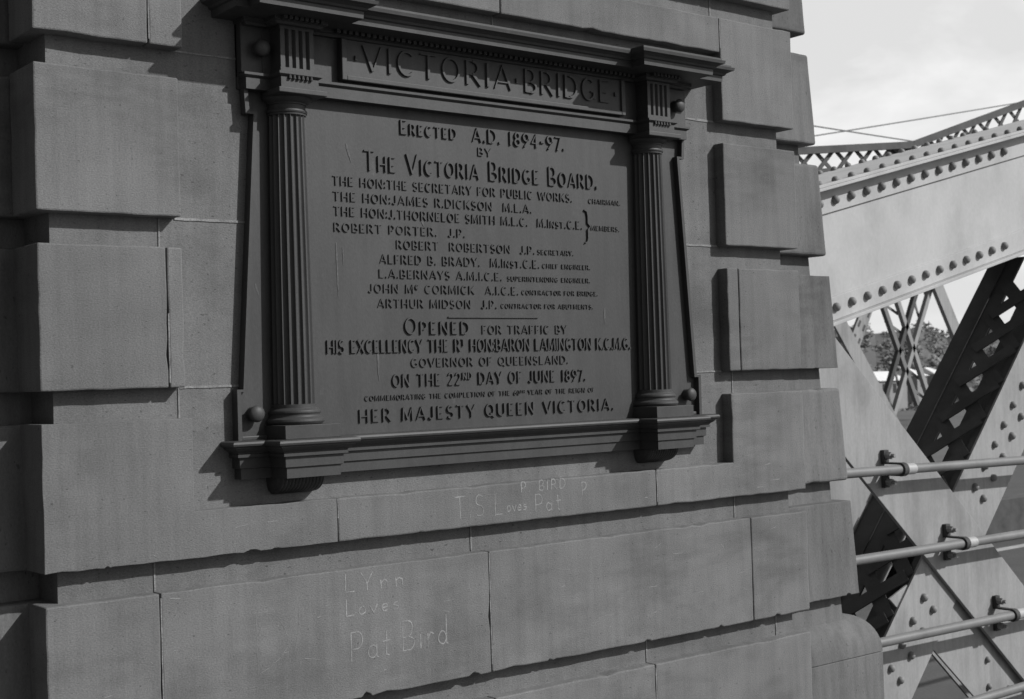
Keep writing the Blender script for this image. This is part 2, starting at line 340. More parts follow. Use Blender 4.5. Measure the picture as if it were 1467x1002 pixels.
# ------------------------------------------------------------------ lettering: a low-waisted capital alphabet drawn as raised strokes
def A(cx, cy, rx, ry, a0, a1, n=None):
    n = n or max(4, int(abs(a1-a0)/20))
    return [(cx+rx*math.cos(R(a0+(a1-a0)*i/n)), cy+ry*math.sin(R(a0+(a1-a0)*i/n))) for i in range(n+1)]
st = lambda x, a=0, b_=1: ('T', [(x, a), (x, b_)])
G = {
 'A': (.70, [('t', [(.03, 0), (.35, 1)]), ('T', [(.35, 1), (.67, 0)]), ('t', [(.12, .28), (.58, .28)])]),
 'B': (.58, [st(.08), ('t', [(.08, .985), (.28, .985)]), ('T', A(.28, .72, .19, .27, 90, -90)), ('t', [(.08, .45), (.30, .45)]), ('T', A(.30, .23, .24, .22, 90, -90)), ('t', [(.08, .015), (.30, .015)])]),
 'C': (.66, [('T', A(.36, .5, .30, .47, 48, 312))]),
 'D': (.68, [st(.08), ('t', [(.08, .985), (.28, .985)]), ('T', A(.28, .5, .34, .47, 90, -90)), ('t', [(.08, .015), (.28, .015)])]),
 'E': (.52, [st(.08), ('t', [(.08, .97), (.48, .97)]), ('t', [(.08, .46), (.38, .46)]), ('t', [(.08, .03), (.50, .03)])]),
 'F': (.50, [st(.08), ('t', [(.08, .97), (.48, .97)]), ('t', [(.08, .46), (.38, .46)])]),
 'G': (.70, [('T', A(.36, .5, .30, .47, 48, 320)), ('T', [(.62, .10), (.62, .40)]), ('t', [(.46, .40), (.68, .40)])]),
 'H': (.68, [st(.08), st(.60), ('t', [(.08, .46), (.60, .46)])]),
 'I': (.16, [st(.08)]),
 'J': (.40, [('T', [(.30, 1), (.30, .22)] + A(.16, .22, .14, .2, 0, -160)[1:])]),
 'K': (.64, [st(.08), ('t', [(.58, 1), (.10, .38)]), ('T', [(.22, .54), (.62, 0)])]),
 'L': (.50, [st(.08), ('t', [(.08, .03), (.48, .03)])]),
 'M': (.84, [('T', [(.07, 0), (.11, 1)]), ('T', [(.12, 1), (.42, .08)]), ('t', [(.42, .08), (.72, 1)]), ('T', [(.73, 1), (.77, 0)])]),
 'N': (.70, [('T', [(.08, 0), (.08, 1)]), ('T', [(.08, 1), (.62, 0)]), ('T', [(.62, 0), (.62, 1)])]),
 'O': (.72, [('T', A(.36, .5, .30, .47, 90, 450, 20))]),
 'P': (.56, [st(.08), ('t', [(.08, .985), (.28, .985)]), ('T', A(.28, .69, .22, .29, 90, -90)), ('t', [(.08, .40), (.28, .40)])]),
 'Q': (.74, [('T', A(.36, .5, .30, .47, 90, 450, 20)), ('T', [(.40, .22), (.72, -.10)])]),
 'R': (.62, [st(.08), ('t', [(.08, .985), (.28, .985)]), ('T', A(.28, .71, .21, .27, 90, -90)), ('t', [(.08, .44), (.28, .44)]), ('T', [(.30, .44), (.60, 0)])]),
 'S': (.52, [('T', A(.26, .74, .19, .24, 35, 250) + A(.26, .26, .21, .25, 80, -150))]),
 'T': (.62, [st(.31), ('t', [(.02, .97), (.60, .97)])]),
 'U': (.66, [('T', [(.08, 1), (.08, .3)] + A(.33, .3, .25, .28, 180, 360)[1:] + [(.58, 1)])]),
 'V': (.68, [('T', [(.03, 1), (.34, 0)]), ('t', [(.34, 0), (.65, 1)])]),
 'W': (.96, [('T', [(.03, 1), (.26, 0)]), ('t', [(.26, 0), (.48, .9)]), ('T', [(.48, .9), (.70, 0)]), ('t', [(.70, 0), (.93, 1)])]),
 'X': (.62, [('T', [(.03, 1), (.59, 0)]), ('t', [(.59, 1), (.03, 0)])]),
 'Y': (.62, [('T', [(.03, 1), (.31, .42)]), ('t', [(.31, .42), (.59, 1)]), ('T', [(.31, .44), (.31, 0)])]),
 'Z': (.56, [('t', [(.05, .97), (.52, .97)]), ('T', [(.52, .97), (.04, .03)]), ('t', [(.04, .03), (.54, .03)])]),
 '0': (.56, [('T', A(.28, .5, .22, .47, 90, 450, 18))]),
 '1': (.24, [st(.12)]),
 '2': (.52, [('T', A(.25, .72, .20, .26, 160, -40) + [(.05, .04)]), ('T', [(.05, .05), (.48, .05)])]),
 '4': (.56, [('T', [(.40, 0), (.40, 1)]), ('t', [(.40, 1), (.03, .32)]), ('t', [(.03, .32), (.54, .32)])]),
 '6': (.54, [('T', [(.44, .98), (.16, .62)] + A(.27, .29, .21, .27, 150, 510, 16))]),
 '7': (.50, [('t', [(.03, .96), (.47, .96)]), ('T', [(.47, .96), (.18, -.05)])]),
 '8': (.52, [('T', A(.26, .74, .17, .23, -90, 270, 14)), ('T', A(.26, .26, .21, .24, 90, 450, 14))]),
 '9': (.54, [('T', [(.12, -.03), (.38, .36)] + A(.27, .70, .21, .27, -30, 330, 16))]),
 '.': (.14, [('T', [(.07, 0), (.07, .15)])]),
 ':': (.14, [('T', [(.07, .05), (.07, .2)]), ('T', [(.07, .55), (.07, .7)])]),
 '-': (.36, [('T', [(.05, .45), (.31, .45)])]),
 '*': (.20, [('T', [(.10, .40), (.10, .58)])]),
 ' ': (.34, []),
}
HAND = {   # loose handwriting for the scratched names
 'o': (.40, [A(.2, .22, .17, .22, 90, 450, 12)]), 'v': (.40, [[(.02, .45), (.18, 0), (.38, .5)]]),
 'e': (.40, [[(.05, .22), (.34, .26)] + A(.2, .22, .17, .22, 10, 320, 12)]), 's': (.36, [[(.32, .42), (.12, .44), (.08, .28), (.30, .2), (.26, .02), (.03, .03)]]),
 'a': (.44, [A(.19, .22, .17, .22, 40, 400, 12), [(.36, .45), (.35, .05), (.42, 0)]]), 't': (.34, [[(.17, .85), (.16, .05), (.28, 0)], [(.02, .5), (.33, .54)]]),
 'i': (.18, [[(.08, .45), (.09, 0)], [(.09, .62), (.10, .66)]]), 'r': (.34, [[(.06, .46), (.07, 0)], [(.07, .3), (.18, .46), (.32, .42)]]),
 'd': (.46, [A(.2, .22, .17, .22, 40, 400, 12), [(.39, .98), (.37, .04), (.44, 0)]]), 'u': (.44, [[(.05, .45), (.07, .06), (.22, 0), (.36, .14)], [(.37, .46), (.38, 0)]]),
 'n': (.44, [[(.05, .46), (.06, 0)], [(.06, .3), (.2, .46), (.35, .38), (.37, 0)]]),
}
def stroke(mb, pts, wid, y0, y1, flare=False):
    P = [Vector(p) for p in pts]; closed = (P[0]-P[-1]).length < 1e-6
    if closed: P = P[:-1]
    n = len(P); Lf = []; Rt = []
    for i in range(n):
        a = P[i-1] if (i > 0 or closed) else None; c = P[(i+1) % n] if (i < n-1 or closed) else None
        ds = [d.normalized() for d in ((P[i]-a) if a is not None else None, (c-P[i]) if c is not None else None) if d is not None]
        ns = [Vector((-d.y, d.x)) for d in ds]
        mv = ns[0] if len(ns) == 1 else (ns[0]+ns[1])/max(0.45, 1+ns[0].dot(ns[1]))
        k = 1.22 if (flare and len(ns) == 1) else 1.0
        Lf.append((P[i], mv*wid/2*k)); Rt.append((P[i], -mv*wid/2*k))
    o = len(mb.v); tp = 0.72
    for i in range(n):
        p, a = Lf[i]
        for q in (p+a, p-a): mb.v.append((q.x, y0, q.y))
        for q in (p+a*tp, p-a*tp): mb.v.append((q.x, y1, q.y))
    rng = range(n) if closed else range(n-1)
    for i in rng:
        a = o+4*i; b_ = o+4*((i+1) % n)
        mb.f += [(a+2, b_+2, b_+3, a+3), (a, a+2, b_+2, b_)[::-1], (a+1, b_+1, b_+3, a+3)[::-1]]
    if not closed:
        e = o+4*(n-1); mb.f += [(o, o+1, o+3, o+2), (e, e+2, e+3, e+1)]
def layout(text, gap=0.17):
    out = []; x = 0.0; sup = False; prev = False
    for ch in text:
        if ch == '^': sup = not sup; continue
        small = ch.islower(); k = 0.76 if small else 1.0; dy = 0.0
        if sup: k = 0.55; dy = 0.44
        gw, gs = G[ch.upper()]; out.append((gs, x, k, dy)); x += gw*k+gap*(0.8 if sup else 1)
    return out, x-gap
def line(text, x0, x1, z, cap, parent, plane, name='inscription_word', raise_=None, stem=0.15, thin=0.085, gap=0.17, material=None, label=None):
    # one raised word after another, the whole line fitted between x0 and x1
    lay, tot = layout(text, gap); sx = (x1-x0)/tot; h = raise_ or min(0.0055, max(0.003, cap*0.15))
    mb = MB(); i = 0
    def flush(mb):
        if mb.v:
            o = mb.build(name, material or M['letter'], parent)
            if label: o['label'] = label
    for gs, gx, k, dy in lay:
        if not gs: flush(mb); mb = MB(); continue
        for kind, pts in gs:
            i += 1
            q = [(x0+(gx+px*k)*sx, z+(pz*k+dy)*cap) for px, pz in pts]
            wv = cap*(stem if kind == 'T' else thin)*(0.62+0.38*k)
            wv *= min(1.1, 0.30+0.7*sx/cap)
            stroke(mb, q, wv, plane+0.001, plane-h*(1.0 if kind == 'T' else 0.86)-0.00013*(i % 7), flare=kind == 'T' and len(q) == 2)
    flush(mb)

# ------------------------------------------------------------------ the plaque
CX = 1.3475
plaque = thing('memorial_plaque', (CX, 0.03, 1.457), 'dark cast iron memorial plaque framed like a small temple with raised lettering', 'memorial plaque')
PY = 0.034
b = MB(); b.box(0.60, 2*CX-0.60, PY, 0.05, 1.44, 2.365); panel = b.build('text_panel', M['iron'], plaque)
# backing boards with sloping outer edges and ears
for sgn in (-1, 1):
    mxx = lambda x: x if sgn < 0 else 2*CX-x
    def poly(pts):
        q = [(mxx(x), z) for x, z in pts]
        return q if sgn < 0 else q[::-1]
    b = MB()
    b.prism(poly([(0.506, 1.456), (0.645, 1.456), (0.645, 2.549), (0.540, 2.549), (0.540, 2.36), (0.549, 2.36), (0.553, 2.295), (0.573, 2.295), (0.524, 1.588), (0.506, 1.588)]), 0.0335, 0.0498)
    b.prism(poly([(0.540, 2.40), (0.66, 2.40), (0.66, 2.549), (0.540, 2.549)]), 0.012, 0.0495)
    b.build('side_board', M['iron'], plaque, bevel=0.0015)
    # raised rim along the stepped and sloping outer edge
    rim = [(0.506, 1.457), (0.506, 1.588), (0.524, 1.588), (0.573, 2.295), (0.551, 2.295), (0.547, 2.358)]
    b = MB(); rw = 0.011
    inn = [(0.506+rw, 1.457), (0.506+rw, 1.588-rw*0.6), (0.524+rw, 1.588-rw*0.6), (0.573+rw, 2.295+rw*0.6), (0.551+rw, 2.295+rw*0.6), (0.547+rw, 2.358)]
    for i in range(len(rim)-1):
        b.prism(poly([rim[i], inn[i], inn[i+1], rim[i+1]]), 0.013+0.0002*i, 0.0336+0.0002*i)
    b.build('edge_rim', M['iron'], plaque)
    b = MB(); b.box(min(mxx(0.520), mxx(0.63)), max(mxx(0.520), mxx(0.63)), 0.022, 0.0334, 1.457, 1.469); b.build('edge_fillet', M['iron'], plaque, bevel=0.003)
    for bx, bz, by in ((0.590, 2.463, 0.0125), (0.558, 1.525, 0.034)):
        b = MB(); b.dome((mxx(bx), by, bz), (0, -1, 0), 0.022, 0.013, n=18, m_=6, stem=0.024, stem_r=0.0185)
        b.build('bolt_knob', M['iron'], plaque, smooth=True)
RES = ((0.673, 0.094), (1.979, 0.094))   # the two column positions
def plan(xl, yb, y0, yr, hw, back=0.05, dx=0.0):
    p = [(xl, back), (xl, y0)]
    for cx in (RES[0][0]+dx, RES[1][0]+dx): p += [(cx-hw, y0), (cx-hw, yr), (cx+hw, yr), (cx+hw, y0)]
    return p + [(2*CX-xl, y0), (2*CX-xl, back)]
# cornice
prof = [(-0.03, 2.537), (0.084, 2.537), (0.085, 2.555), (0.091, 2.557), (0.094, 2.563), (0.103, 2.568), (0.112, 2.571), (0.114, 2.580), (0.106, 2.5815), (0.106, 2.588), (-0.03, 2.596)]
b = MB(); b.sweep(prof, plan(0.560, 0, -0.012, -0.068, 0.066, dx=-0.014)); b.build('cornice', M['iron'], plaque)
bedp = [(-0.02, 2.520), (0.012, 2.520), (0.016, 2.526), (0.024, 2.5285), (0.024, 2.5375), (-0.02, 2.5375)]
b = MB(); b.sweep(bedp, plan(0.560, 0, 0.008, -0.047, 0.054)); b.build('bed_moulding', M['iron'], plaque)
b = MB()
n = 58
for i in range(n):
    x = 0.80+(2*CX-1.60)*(i+0.5)/n; b.box(x-0.0055, x+0.0055, -0.030, -0.010, 2.5275, 2.5368)
b.build('dentil_row', M['iron'], plaque)
for cx, _ in RES:
    b = MB()
    for i in range(8):
        x = cx+(i-3.5)*0.0155; b.box(x-0.005, x+0.005, -0.086, -0.066, 2.5275, 2.5368)
    b.build('dentil_row', M['iron'], plaque)
# frieze and architrave
b = MB(); b.box(0.60, 2*CX-0.60, 0.010, 0.05, 2.36, 2.549); b.build('frieze', M['iron'], plaque)
archp = [(-0.02, 2.357), (0.008, 2.357), (0.008, 2.386), (0.012, 2.3885), (0.016, 2.392), (0.016, 2.3985), (-0.02, 2.400)]
b = MB(); b.sweep(archp, plan(0.556, 0, 0.010, -0.046, 0.047)); b.build('architrave', M['iron'], plaque)
for cx, _ in RES:
    b = MB(); b.box(cx-0.068, cx+0.074, -0.066, 0.03, 2.343, 2.3565); b.build('abacus', M['iron'], plaque, bevel=0.002)
for cx, _ in RES:
    b = MB()   # triglyph block with four upright grooves
    xs = [cx-0.049]
    for k in range(4):
        c = cx-0.049+0.098*(k+0.9)/4.8
        xs += [c-0.006, c, c+0.006]
    xs += [cx+0.049]
    ys = [-0.044]
    for k in range(4): ys += [-0.044, -0.036, -0.044]
    ys += [-0.044]
    top = [(x, y, 2.512) for x, y in zip(xs, ys)]; bot = [(x, y, 2.4125) for x, y in zip(xs, ys)]
    nn = len(xs)
    b.add(bot+top, [(i, i+1, nn+i+1, nn+i) for i in range(nn-1)])
    b.box(cx-0.050, cx+0.050, -0.0445, 0.02, 2.512, 2.5205); b.box(cx-0.050, cx+0.050, -0.0445, 0.02, 2.3995, 2.4125)
    b.add([(cx-0.049, -0.044, 2.4125), (cx-0.049, 0.02, 2.4125), (cx-0.049, 0.02, 2.512), (cx-0.049, -0.044, 2.512)], [(0, 1, 2, 3)])
    b.add([(cx+0.049, -0.044, 2.4125), (cx+0.049, 0.02, 2.4125), (cx+0.049, 0.02, 2.512), (cx+0.049, -0.044, 2.512)], [(3, 2, 1, 0)])
    b.build('triglyph', M['iron'], plaque)
    b = MB()
    for k in range(6):
        x = cx+(k-2.5)*0.0125; b.rod((x, -0.058, 2.391), (x, -0.058, 2.381), 0.003, 8, r2=0.0048)
    b.build('guttae', M['iron'], plaque)
# name board: sunk field inside a raised frame
NX0, NX1, NZ0, NZ1 = 0.826, 1.862, 2.407, 2.518
b = MB(); b.box(NX0, NX1, -0.008, 0.012, NZ0, NZ1); board = b.build('name_board', M['iron'], plaque, bevel=0.0012)
for fx0, fx1, fy, fz0, fz1 in ((NX0, NX0+0.016, -0.015, NZ0, NZ1), (NX1-0.016, NX1, -0.015, NZ0, NZ1), (NX0+0.016, NX1-0.016, -0.0146, NZ0, NZ0+0.013)):
    b = MB(); b.box(fx0, fx1, fy, -0.006, fz0, fz1); b.build('name_board_frame', M['iron'], board, bevel=0.002)
FY = -0.008
line('*', 0.868, 0.876, 2.437, 0.068, board, FY, raise_=0.006)
line('VICTORIA', 0.893, 1.408, 2.440, 0.069, board, FY, raise_=0.006, stem=0.115, thin=0.065, label='raised name in tall thin capitals, first word')
line('*', 1.424, 1.432, 2.437, 0.068, board, FY, raise_=0.006)
line('BRIDGE', 1.455, 1.795, 2.440, 0.069, board, FY, raise_=0.006, stem=0.115, thin=0.065, label='raised name in tall thin capitals, second word')
line('*', 1.818, 1.826, 2.437, 0.068, board, FY, raise_=0.006)
P_ = panel
line('Erected', 1.037, 1.232, 2.286, 0.040, P_, PY, stem=0.11)
line('A.D. 1894-97.', 1.290, 1.642, 2.286, 0.040, P_, PY, stem=0.14)
line('BY', 1.308, 1.358, 2.246, 0.024, P_, PY)
line('The Victoria Bridge Board.', 0.915, 1.773, 2.176, 0.056, P_, PY, stem=0.10, gap=0.14)
line('THE HON:THE SECRETARY FOR PUBLIC WORKS.', 0.815, 1.668, 2.130, 0.0245, P_, PY)
line('CHAIRMAN.', 1.735, 1.868, 2.130, 0.0145, P_, PY)
line('THE HON:JAMES R.DICKSON  M.L.A.', 0.815, 1.506, 2.088, 0.0245, P_, PY)
line('THE HON:J.THORNELOE SMITH M.L.C.  M.Inst.C.E.', 0.816, 1.706, 2.048, 0.0245, P_, PY)
line('MEMBERS.', 1.742, 1.862, 2.047, 0.0145, P_, PY)
line('ROBERT PORTER.  J.P.', 0.815, 1.254, 2.005, 0.0235, P_, PY)
line('ROBERT  ROBERTSON  J.P.', 1.015, 1.513, 1.965, 0.0235, P_, PY)
line('SECRETARY.', 1.524, 1.667, 1.965, 0.0145, P_, PY)
line('ALFRED B. BRADY.  M.Inst.C.E.', 0.959, 1.530, 1.923, 0.0245, P_, PY)
line('CHIEF ENGINEER.', 1.541, 1.734, 1.924, 0.0135, P_, PY)
line('L.A.BERNAYS A.M.I.C.E.', 0.955, 1.385, 1.883, 0.0235, P_, PY)
line('SUPERINTENDING ENGINEER.', 1.405, 1.732, 1.883, 0.0135, P_, PY)
line('JOHN M^C^ CORMICK  A.I.C.E.', 0.920, 1.446, 1.842, 0.0235, P_, PY)
line('CONTRACTOR FOR BRIDGE.', 1.458, 1.762, 1.843, 0.0135, P_, PY)
line('ARTHUR MIDSON  J.P.', 0.948, 1.363, 1.801, 0.0235, P_, PY)
line('CONTRACTOR FOR ABUTMENTS.', 1.378, 1.740, 1.802, 0.0135, P_, PY)
line('Opened', 1.033, 1.257, 1.727, 0.046, P_, PY, stem=0.10)
line('FOR TRAFFIC BY', 1.305, 1.630, 1.727, 0.0245, P_, PY)
line('HIS EXCELLENCY THE R^T^ HON:BARON LAMINGTON K.C.M.G.', 0.782, 1.893, 1.677, 0.035, P_, PY, stem=0.14, gap=0.12)
line('GOVERNOR OF QUEENSLAND.', 1.053, 1.632, 1.635, 0.0245, P_, PY)
line('ON THE 22^ND^ DAY OF JUNE 1897.', 0.988, 1.700, 1.582, 0.034, P_, PY, stem=0.14)
line('COMMEMORATING THE COMPLETION OF THE 60^TH^ YEAR OF THE REIGN OF', 0.898, 1.736, 1.546, 0.0135, P_, PY)
line('HER MAJESTY QUEEN VICTORIA.', 0.877, 1.813, 1.488, 0.0355, P_, PY, stem=0.13, gap=0.22)
b = MB(); b.prism(rect(1.185, 1.519, 1.7735, 1.7768), PY+0.001, PY-0.0045); b.build('ruled_line', M['letter'], plaque)
b = MB(); stroke(b, [(1.714, 2.108), (1.724, 2.104), (1.727, 2.09), (1.727, 2.068), (1.738, 2.058), (1.727, 2.048), (1.727, 2.022), (1.724, 2.010), (1.714, 2.006)], 0.0038, PY+0.001, PY-0.006); b.build('bracket_mark', M['letter'], plaque)
for x0, z0, x1, z1, wd in ((0.822, 1.975, 0.824, 1.83, 0.004), (0.842, 1.965, 0.843, 1.915, 0.003), (0.945, 1.685, 0.946, 1.60, 0.005), (1.79, 1.805, 1.788, 1.755, 0.005), (0.862, 2.245, 0.876, 2.195, 0.006), (1.105, 2.05, 1.11, 2.03, 0.006), (0.575, 1.86, 0.585, 1.83, 0.004)):
    b = MB(); n = 9
    pts = [(x0+(x1-x0)*i/n+random.uniform(-.0008, .0008), z0+(z1-z0)*i/n) for i in range(n+1)]
    ww = [wd*(0.25+1.1*math.sin(math.pi*min(1, (i+0.3)/n))**0.6*(1.3-0.9*i/n)) for i in range(n+1)]
    v = []
    for (px, pz), q in zip(pts, ww): v += [(px-q/2, 0.0330, pz), (px+q/2, 0.0330, pz)]
    b.add(v, [(2*i, 2*i+1, 2*i+3, 2*i+2) for i in range(n)]); b.build('drip_mark', M['drip'], panel)
# columns: twenty-fluted shafts
def flute(t, z):
    if z < 1.546 or z > 2.296: return 1.0
    u = (t*20/(2*math.pi)) % 1.0; d = abs(u-0.5)*2
    return 1.0-0.12*math.sqrt(max(0.0, 1-(d/0.86)**2)) if d < 0.86 else 1.0
for cx, _ in RES:
    cy = 0.022
    q = MB(); pr = []
    for i in range(3): pr.append((0.0605-0.0002*i, 1.536+0.0045*i))
    for i in range(25):
        z = 1.5465+(2.2955-1.5465)*i/24; pr.append((0.0592-0.0085*(i/24)**1.4, z))
    pr += [(0.0515, 2.2975), (0.052, 2.302)]
    sh = MB(); sh.lathe(pr, cx, cy, n=240, mod=flute); shaft = sh.build('column_shaft', M['iron'], plaque, smooth=True)
    q = MB()
    q.box(cx-0.081, cx+0.081, -0.074, 0.05, 1.4585, 1.4935)
    q.lathe([(0.060, 1.4936), (0.074, 1.4945), (0.0785, 1.501), (0.0775, 1.507), (0.073, 1.511), (0.069, 1.5125), (0.067, 1.517), (0.0675, 1.5205), (0.070, 1.5235), (0.0695, 1.529), (0.065, 1.533), (0.0605, 1.5365), (0.0585, 1.541)], cx, cy, n=64)
    q.build('column_base', M['iron'], plaque, smooth=True, bevel=0.0012)
    q = MB()
    q.lathe([(0.0505, 2.302), (0.054, 2.303), (0.0555, 2.307), (0.054, 2.311), (0.0505, 2.312), (0.050, 2.324), (0.053, 2.325), (0.0535, 2.328), (0.057, 2.330), (0.064, 2.3345), (0.0675, 2.340), (0.067, 2.344)], cx, cy, n=64)
    q.build('column_capital', M['iron'], plaque, smooth=True)
# sill: an upside-down cornice, breaking forward under the columns, on reeded corbels
silp = [(-0.03, 1.4585), (0.030, 1.4585), (0.038, 1.456), (0.0405, 1.451), (0.039, 1.446), (0.034, 1.4435), (0.030, 1.443), (0.030, 1.440), (0.024, 1.4335), (0.017, 1.429), (0.014, 1.424), (0.016, 1.4235), (0.016, 1.4165), (0.007, 1.4155), (0.007, 1.389), (0.001, 1.387), (0.001, 1.3605), (-0.03, 1.358)]
b = MB(); b.sweep(silp, plan(0.509, 0, 0.008, -0.072, 0.078)); b.build('sill', M['iron'], plaque)
for cx, _ in RES:
    b = MB(); n = 15
    v = []; f = []; m_ = 8
    xs = [cx-0.076+0.152*i/(n*4) for i in range(n*4+1)]
    for x in xs:
        ridge = 0.0035*abs(math.sin(math.pi*(x-cx+0.076)/0.152*n)); e = max(0.0, (abs(x-cx)-0.056)/0.020); k = math.sqrt(max(0.02, 1-e*e*0.95))
        for j in range(m_+1):
            a = R(90*j/m_); v.append((x, 0.05-(0.070*math.cos(a)*k+ridge*math.cos(a)), 1.359-(0.044*math.sin(a)*k)-ridge*math.sin(a)*0.6))
    for i in range(len(xs)-1):
        for j in range(m_): f.append((i*(m_+1)+j, i*(m_+1)+j+1, (i+1)*(m_+1)+j+1, (i+1)*(m_+1)+j))
    for i0 in (0, len(xs)-1):
        f.append(tuple(i0*(m_+1)+j for j in range(m_+1)) + (len(v),)); v.append((xs[i0], 0.05, 1.359))
    b.add(v, f); b.build('reeded_corbel', M['iron'], plaque)

# ------------------------------------------------------------------ names scratched into the stone
def scratch(text, x0, z0, h, wid, slant=0.0, rise=0.0, sx=1.0, lw=0.0042, label=None):
    x = 0.0; i = 0; o = None
    for ch in text:
        mb = MB()
        if ch in HAND: gw, gs = HAND[ch]
        else: gw, g_ = G[ch.upper()]; gs = [p for _, p in g_]
        for pts in gs:
            i += 1
            q = []
            for px, pz in pts:
                q.append((x0+(x+px)*h*sx+pz*h*slant+random.uniform(-1, 1)*0.0012, z0+pz*h+(x+px)*h*sx*rise+random.uniform(-1, 1)*0.0012))
            stroke(mb, q, lw*random.uniform(0.75, 1.15), 0.0004, -0.0004-0.00004*(i % 6))
        x += gw+wid
        if mb.v:
            o = mb.build('scratched_letter', M['chalk'], pier); o['label'] = label or 'pale letter scratched into the stone'
    return o
for tx, x0, z0, h, wd, sx, lb in (
    ('T.S', 1.165, 1.205, 0.062, 0.20, 1.0, 'scratched initials below the plaque'), ('L', 1.305, 1.203, 0.062, 0.1, 1.0, None), ('oves', 1.352, 1.210, 0.036, 0.10, 1.1, None),
    ('P. BIRD', 1.405, 1.262, 0.030, 0.26, 1.25, 'scratched name below the plaque, upper line'), ('Pat', 1.455, 1.200, 0.052, 0.18, 1.15, None), ('P', 1.64, 1.235, 0.04, 0.1, 1.0, None),
    ('LYnn', 0.795, 1.040, 0.050, 0.28, 1.35, 'scratched name on the lower course'), ('Loves', 0.797, 0.978, 0.045, 0.22, 1.3, None), ('Pat', 0.808, 0.858, 0.078, 0.13, 1.05, None), ('Bird', 0.972, 0.862, 0.082, 0.14, 0.98, None)):
    scratch(tx, x0, z0, h, wd, rise=0.0, sx=sx, label=lb)
for pts in ([(0.535, 1.02), (0.536, 0.94), (0.538, 0.865)], [(0.53, 1.022), (0.555, 1.021), (0.58, 1.012), (0.602, 0.995), (0.617, 0.972), (0.625, 0.945), (0.62, 0.922), (0.604, 0.902), (0.575, 0.882), (0.542, 0.868)], [(0.66, 1.025), (0.655, 0.96), (0.645, 0.91)]):
    mb = MB(); stroke(mb, pts, 0.0015, 0.0003, -0.0004); mb.build('scratch', M['scuff'], pier)
for k in range(46):
    zz = random.choice((random.uniform(0.8, 1.09), random.uniform(1.19, 1.28), random.uniform(0.8, 1.09))); xx = random.uniform(0.05, 2.6)
    ln = random.uniform(0.006, 0.05); an = random.uniform(-0.5, 0.5) if random.random() < .6 else random.uniform(0, 3)
    mb = MB(); stroke(mb, [(xx, zz), (xx+ln*math.cos(an), zz+ln*math.sin(an)*0.4)], random.uniform(0.0008, 0.0022), 0.0003, -0.00035-0.00004*(k % 9))
    mb.build('scratch', M['chalk'], pier)

# ------------------------------------------------------------------ near bridge truss
truss = thing('steel_truss', (4.5, 0.75, -0.3), 'pale painted riveted steel bridge truss beside the stone tower', 'bridge truss')
SL = 0.237
def rivet_proto():
    b = MB(); b.dome((0, 0, 0), (0, -1, 0), 0.0200, 0.019, n=16, m_=6, stem=0.005, stem_r=0.0198); return b
rv_mesh = None
def rivet(parent, loc, rot=None, r=1.0):
    global rv_mesh
    if rv_mesh is None:
        o = rivet_proto().build('rivet', M['rivet'], None, smooth=True); rv_mesh = o
    else:
        o = rv_mesh.copy(); COL.objects.link(o)
    o.parent = parent; o.matrix_parent_inverse = Matrix.Translation(-wloc(parent))
    o.location = loc; o.scale = (r, r, r)
    if rot: o.rotation_euler = rot
    return o
# top chord: web plates, angles, cover plates
X0, X1 = 3.0, 7.2
zt = lambda x: 2.40+SL*(x-3.835)
def strip(mb, dz0, dz1, y0, y1, x0=X0, x1=X1): mb.prism([(x0, zt(x0)+dz0), (x1, zt(x1)+dz0), (x1, zt(x1)+dz1), (x0, zt(x0)+dz1)], y0, y1)
b = MB(); strip(b, -0.585, -0.012, 0.75, 0.762); strip(b, -0.585, -0.012, 1.26, 1.272); chord = b.build('chord_web', M['paint'], truss)
b = MB(); strip(b, -0.108, -0.0005, 0.738, 0.7495); strip(b, -0.108, -0.0005, 1.2725, 1.284); b.build('flange_angle', M['paint'], chord, bevel=0.002)
b = MB(); strip(b, -0.586, -0.482, 0.738, 0.7495); strip(b, -0.586, -0.482, 1.2725, 1.284); strip(b, -0.602, -0.5865, 0.70, 1.30); b.build('flange_angle', M['paint'], chord, bevel=0.002)
b = MB(); strip(b, 0.0, 0.014, 0.672, 1.345); strip(b, 0.0145, 0.028, 0.678, 1.34); b.build('cover_plate', M['paint'], chord, bevel=0.002)
th = math.atan(SL)
for i in range(14):
    x = 3.722+0.1125*i
    rivet(chord, (x, 0.738, zt(x)-0.058))
    x2 = 3.704+0.1125*i*0.995
    rivet(chord, (x2, 0.738, zt(x2)-0.530))
for i in range(22):
    x = 3.70+0.115*i
    rivet(chord, (x, 0.715, zt(x)+0.028), (R(-90), -th, 0), 0.85)
    if i < 20: rivet(chord, (x+0.06, 1.31, zt(x+0.06)+0.028), (R(-90), -th, 0), 0.85)
